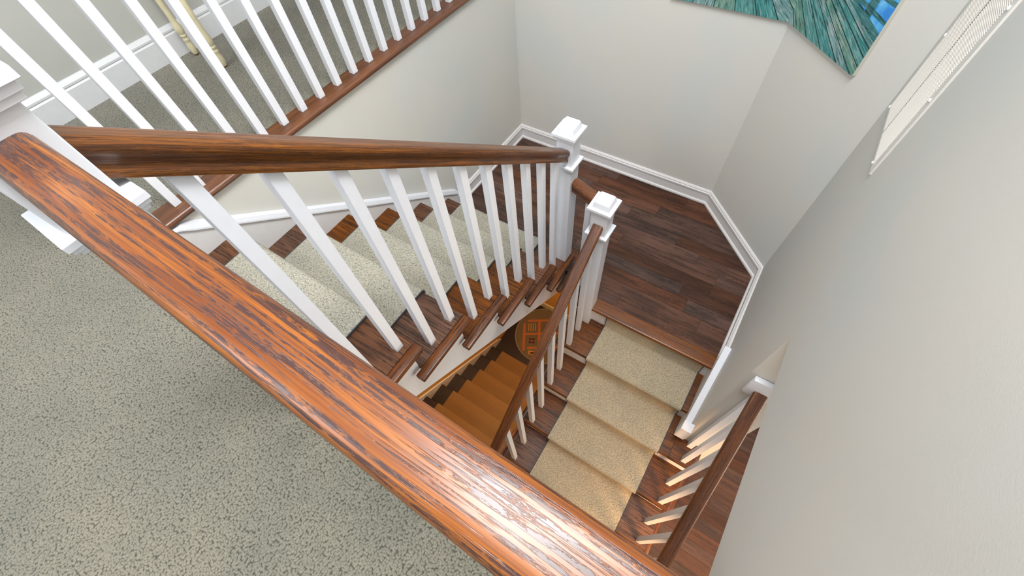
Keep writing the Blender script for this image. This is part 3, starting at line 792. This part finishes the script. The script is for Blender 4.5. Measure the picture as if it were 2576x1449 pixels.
WT = water(); TK = teal('teal railing paint', (0.02, 0.13, 0.14), (CD.x, CD.y, -0.2))
e0 = at_v(lines[-1], 0.24)
flat([(0.505, 0.138), (0.505, 0.62), (-0.62, 0.62), (-0.62, 0.36), (e0[0] - .1, 0.27), e0], 0.0206, 'painted_water', WT, pa)
flat([(0.505, 0.126), (0.505, 0.160), (0.20, 0.250), (0.20, 0.222)], 0.0212, 'painted_kerb', TK, pa)
for pol in ([(0.385, 0.172), (0.425, 0.158), (0.425, 0.62), (0.380, 0.62)], [(0.30, 0.215), (0.505, 0.190), (0.505, 0.205), (0.30, 0.232)], [(0.26, 0.262), (0.505, 0.256), (0.505, 0.272), (0.26, 0.282)], [(0.20, 0.34), (0.505, 0.345), (0.505, 0.385), (0.20, 0.37)], [(0.12, 0.25), (0.145, 0.245), (0.140, 0.62), (0.12, 0.62)]):
    flat(pol, 0.0216, 'painted_railing', TK, pa)

# air return grille on the right wall
gr = thing('air_return_grille', 'tall white slatted air return grille on the upper right wall', 'air grille', (1.52, YR, 0.014))
gx0, gx1, gz0, gz1, gy = 1.308, 1.752, 0.014, 0.72, YR + 0.0005
b = NB()
for bx_ in ((gx0, gx0 + 0.040, gz0, gz1), (gx1 - 0.014, gx1, gz0, gz1), (gx0 + 0.04, gx1 - 0.014, gz0, gz0 + 0.010), (gx0 + 0.04, gx1 - 0.014, gz1 - 0.02, gz1)):
    box(b, bx_[0], bx_[1], gy, gy + 0.007, bx_[2], bx_[3])
part('frame', b, M['grille'], gr)
b = NB(); box(b, gx0 + 0.04, gx1 - 0.014, gy, gy + 0.0015, gz0 + 0.01, gz1 - 0.02); part('backing', b, M['grille_back'], gr)
b = NB(); box(b, 1.547, 1.553, gy + 0.0016, gy + 0.0075, gz0 + 0.01, gz1 - 0.02); part('divider', b, M['grille_back'], gr)
for xa, xb in ((gx0 + 0.041, 1.5465), (1.5535, gx1 - 0.015)):
    me = None; z = gz0 + 0.014
    while z < gz1 - 0.024:
        if me is None:
            bm = NB(); prism(bm, [(0.0016, 0.0030), (0.0026, 0.0042), (0.0085, 0.0014), (0.0080, 0.0)], lambda p: (xa - 1.52, p[0], p[1]), lambda p: (xb - 1.52, p[0], p[1])); me = mesh_of('slat', bm, M['slat'])
        o = bpy.data.objects.new('slat', me); C.objects.link(o); o.parent = gr; o.location = (0, 0.0005, z - 0.014); z += 0.0066
for sx, sz in ((1.372, 0.018), (1.742, 0.016), (1.742, 0.293), (1.330, 0.293), (1.742, 0.55), (1.33, 0.55)):
    b = NB(); bmesh.ops.create_uvsphere(b, u_segments=12, v_segments=8, radius=0.0065); bmesh.ops.scale(b, verts=b.verts[:], vec=(1, 0.6, 1)); bmesh.ops.translate(b, verts=b.verts[:], vec=(sx, gy + 0.0085, sz)); part('screw', b, M['screw'], gr, 60)

# ------------------------------------------------------------------ console table in the hallway
tb = thing('console_table', 'cream painted console table with slim turned legs in the hallway', 'table', (1.1, 0.88, 0.0))


def leg(cx, cy):
    pr = [(0.011, 0.0), (0.014, 0.004), (0.019, 0.012), (0.0235, 0.030), (0.0245, 0.045), (0.021, 0.062), (0.0185, 0.075), (0.0215, 0.079), (0.0215, 0.085), (0.0175, 0.089), (0.0175, 0.096), (0.0225, 0.100), (0.0225, 0.106), (0.019, 0.110), (0.026, 0.122), (0.0285, 0.135), (0.026, 0.150), (0.021, 0.168), (0.0185, 0.19), (0.0195, 0.26), (0.024, 0.45), (0.028, 0.60), (0.030, 0.64)]
    bm = NB(); rows = []
    for r0, z in pr: rows.append([bm.verts.new((cx + 0.76 * r0 * math.cos(a * math.tau / 20), cy + 0.76 * r0 * math.sin(a * math.tau / 20), z)) for a in range(20)])
    for i in range(len(rows) - 1):
        for j in range(20): bm.faces.new((rows[i][j], rows[i][(j + 1) % 20], rows[i + 1][(j + 1) % 20], rows[i + 1][j]))
    bm.faces.new(rows[0]); bm.faces.new(rows[-1]); lg = part('leg', bm, M['cream'], tb, 50)
    bm = NB(); bmesh.ops.create_cone(bm, cap_ends=True, segments=16, radius1=0.0095, radius2=0.013, depth=0.009); bmesh.ops.translate(bm, verts=bm.verts[:], vec=(cx, cy, 0.0046)); part('foot_tip', bm, M['brass'], lg)


for cx, cy in ((0.645, 0.985), (0.645, 0.725), (1.62, 0.985), (1.62, 0.725)): leg(cx, cy)
b = NB(); box(b, 0.62, 1.645, 0.705, 1.005, 0.64, 0.72); part('apron', b, M['cream'], tb)
b = NB(); box(b, 0.595, 1.67, 0.685, 1.025, 0.72, 0.745); bevel(b, 0.006, 2); part('tabletop', b, M['cream'], tb, 40)
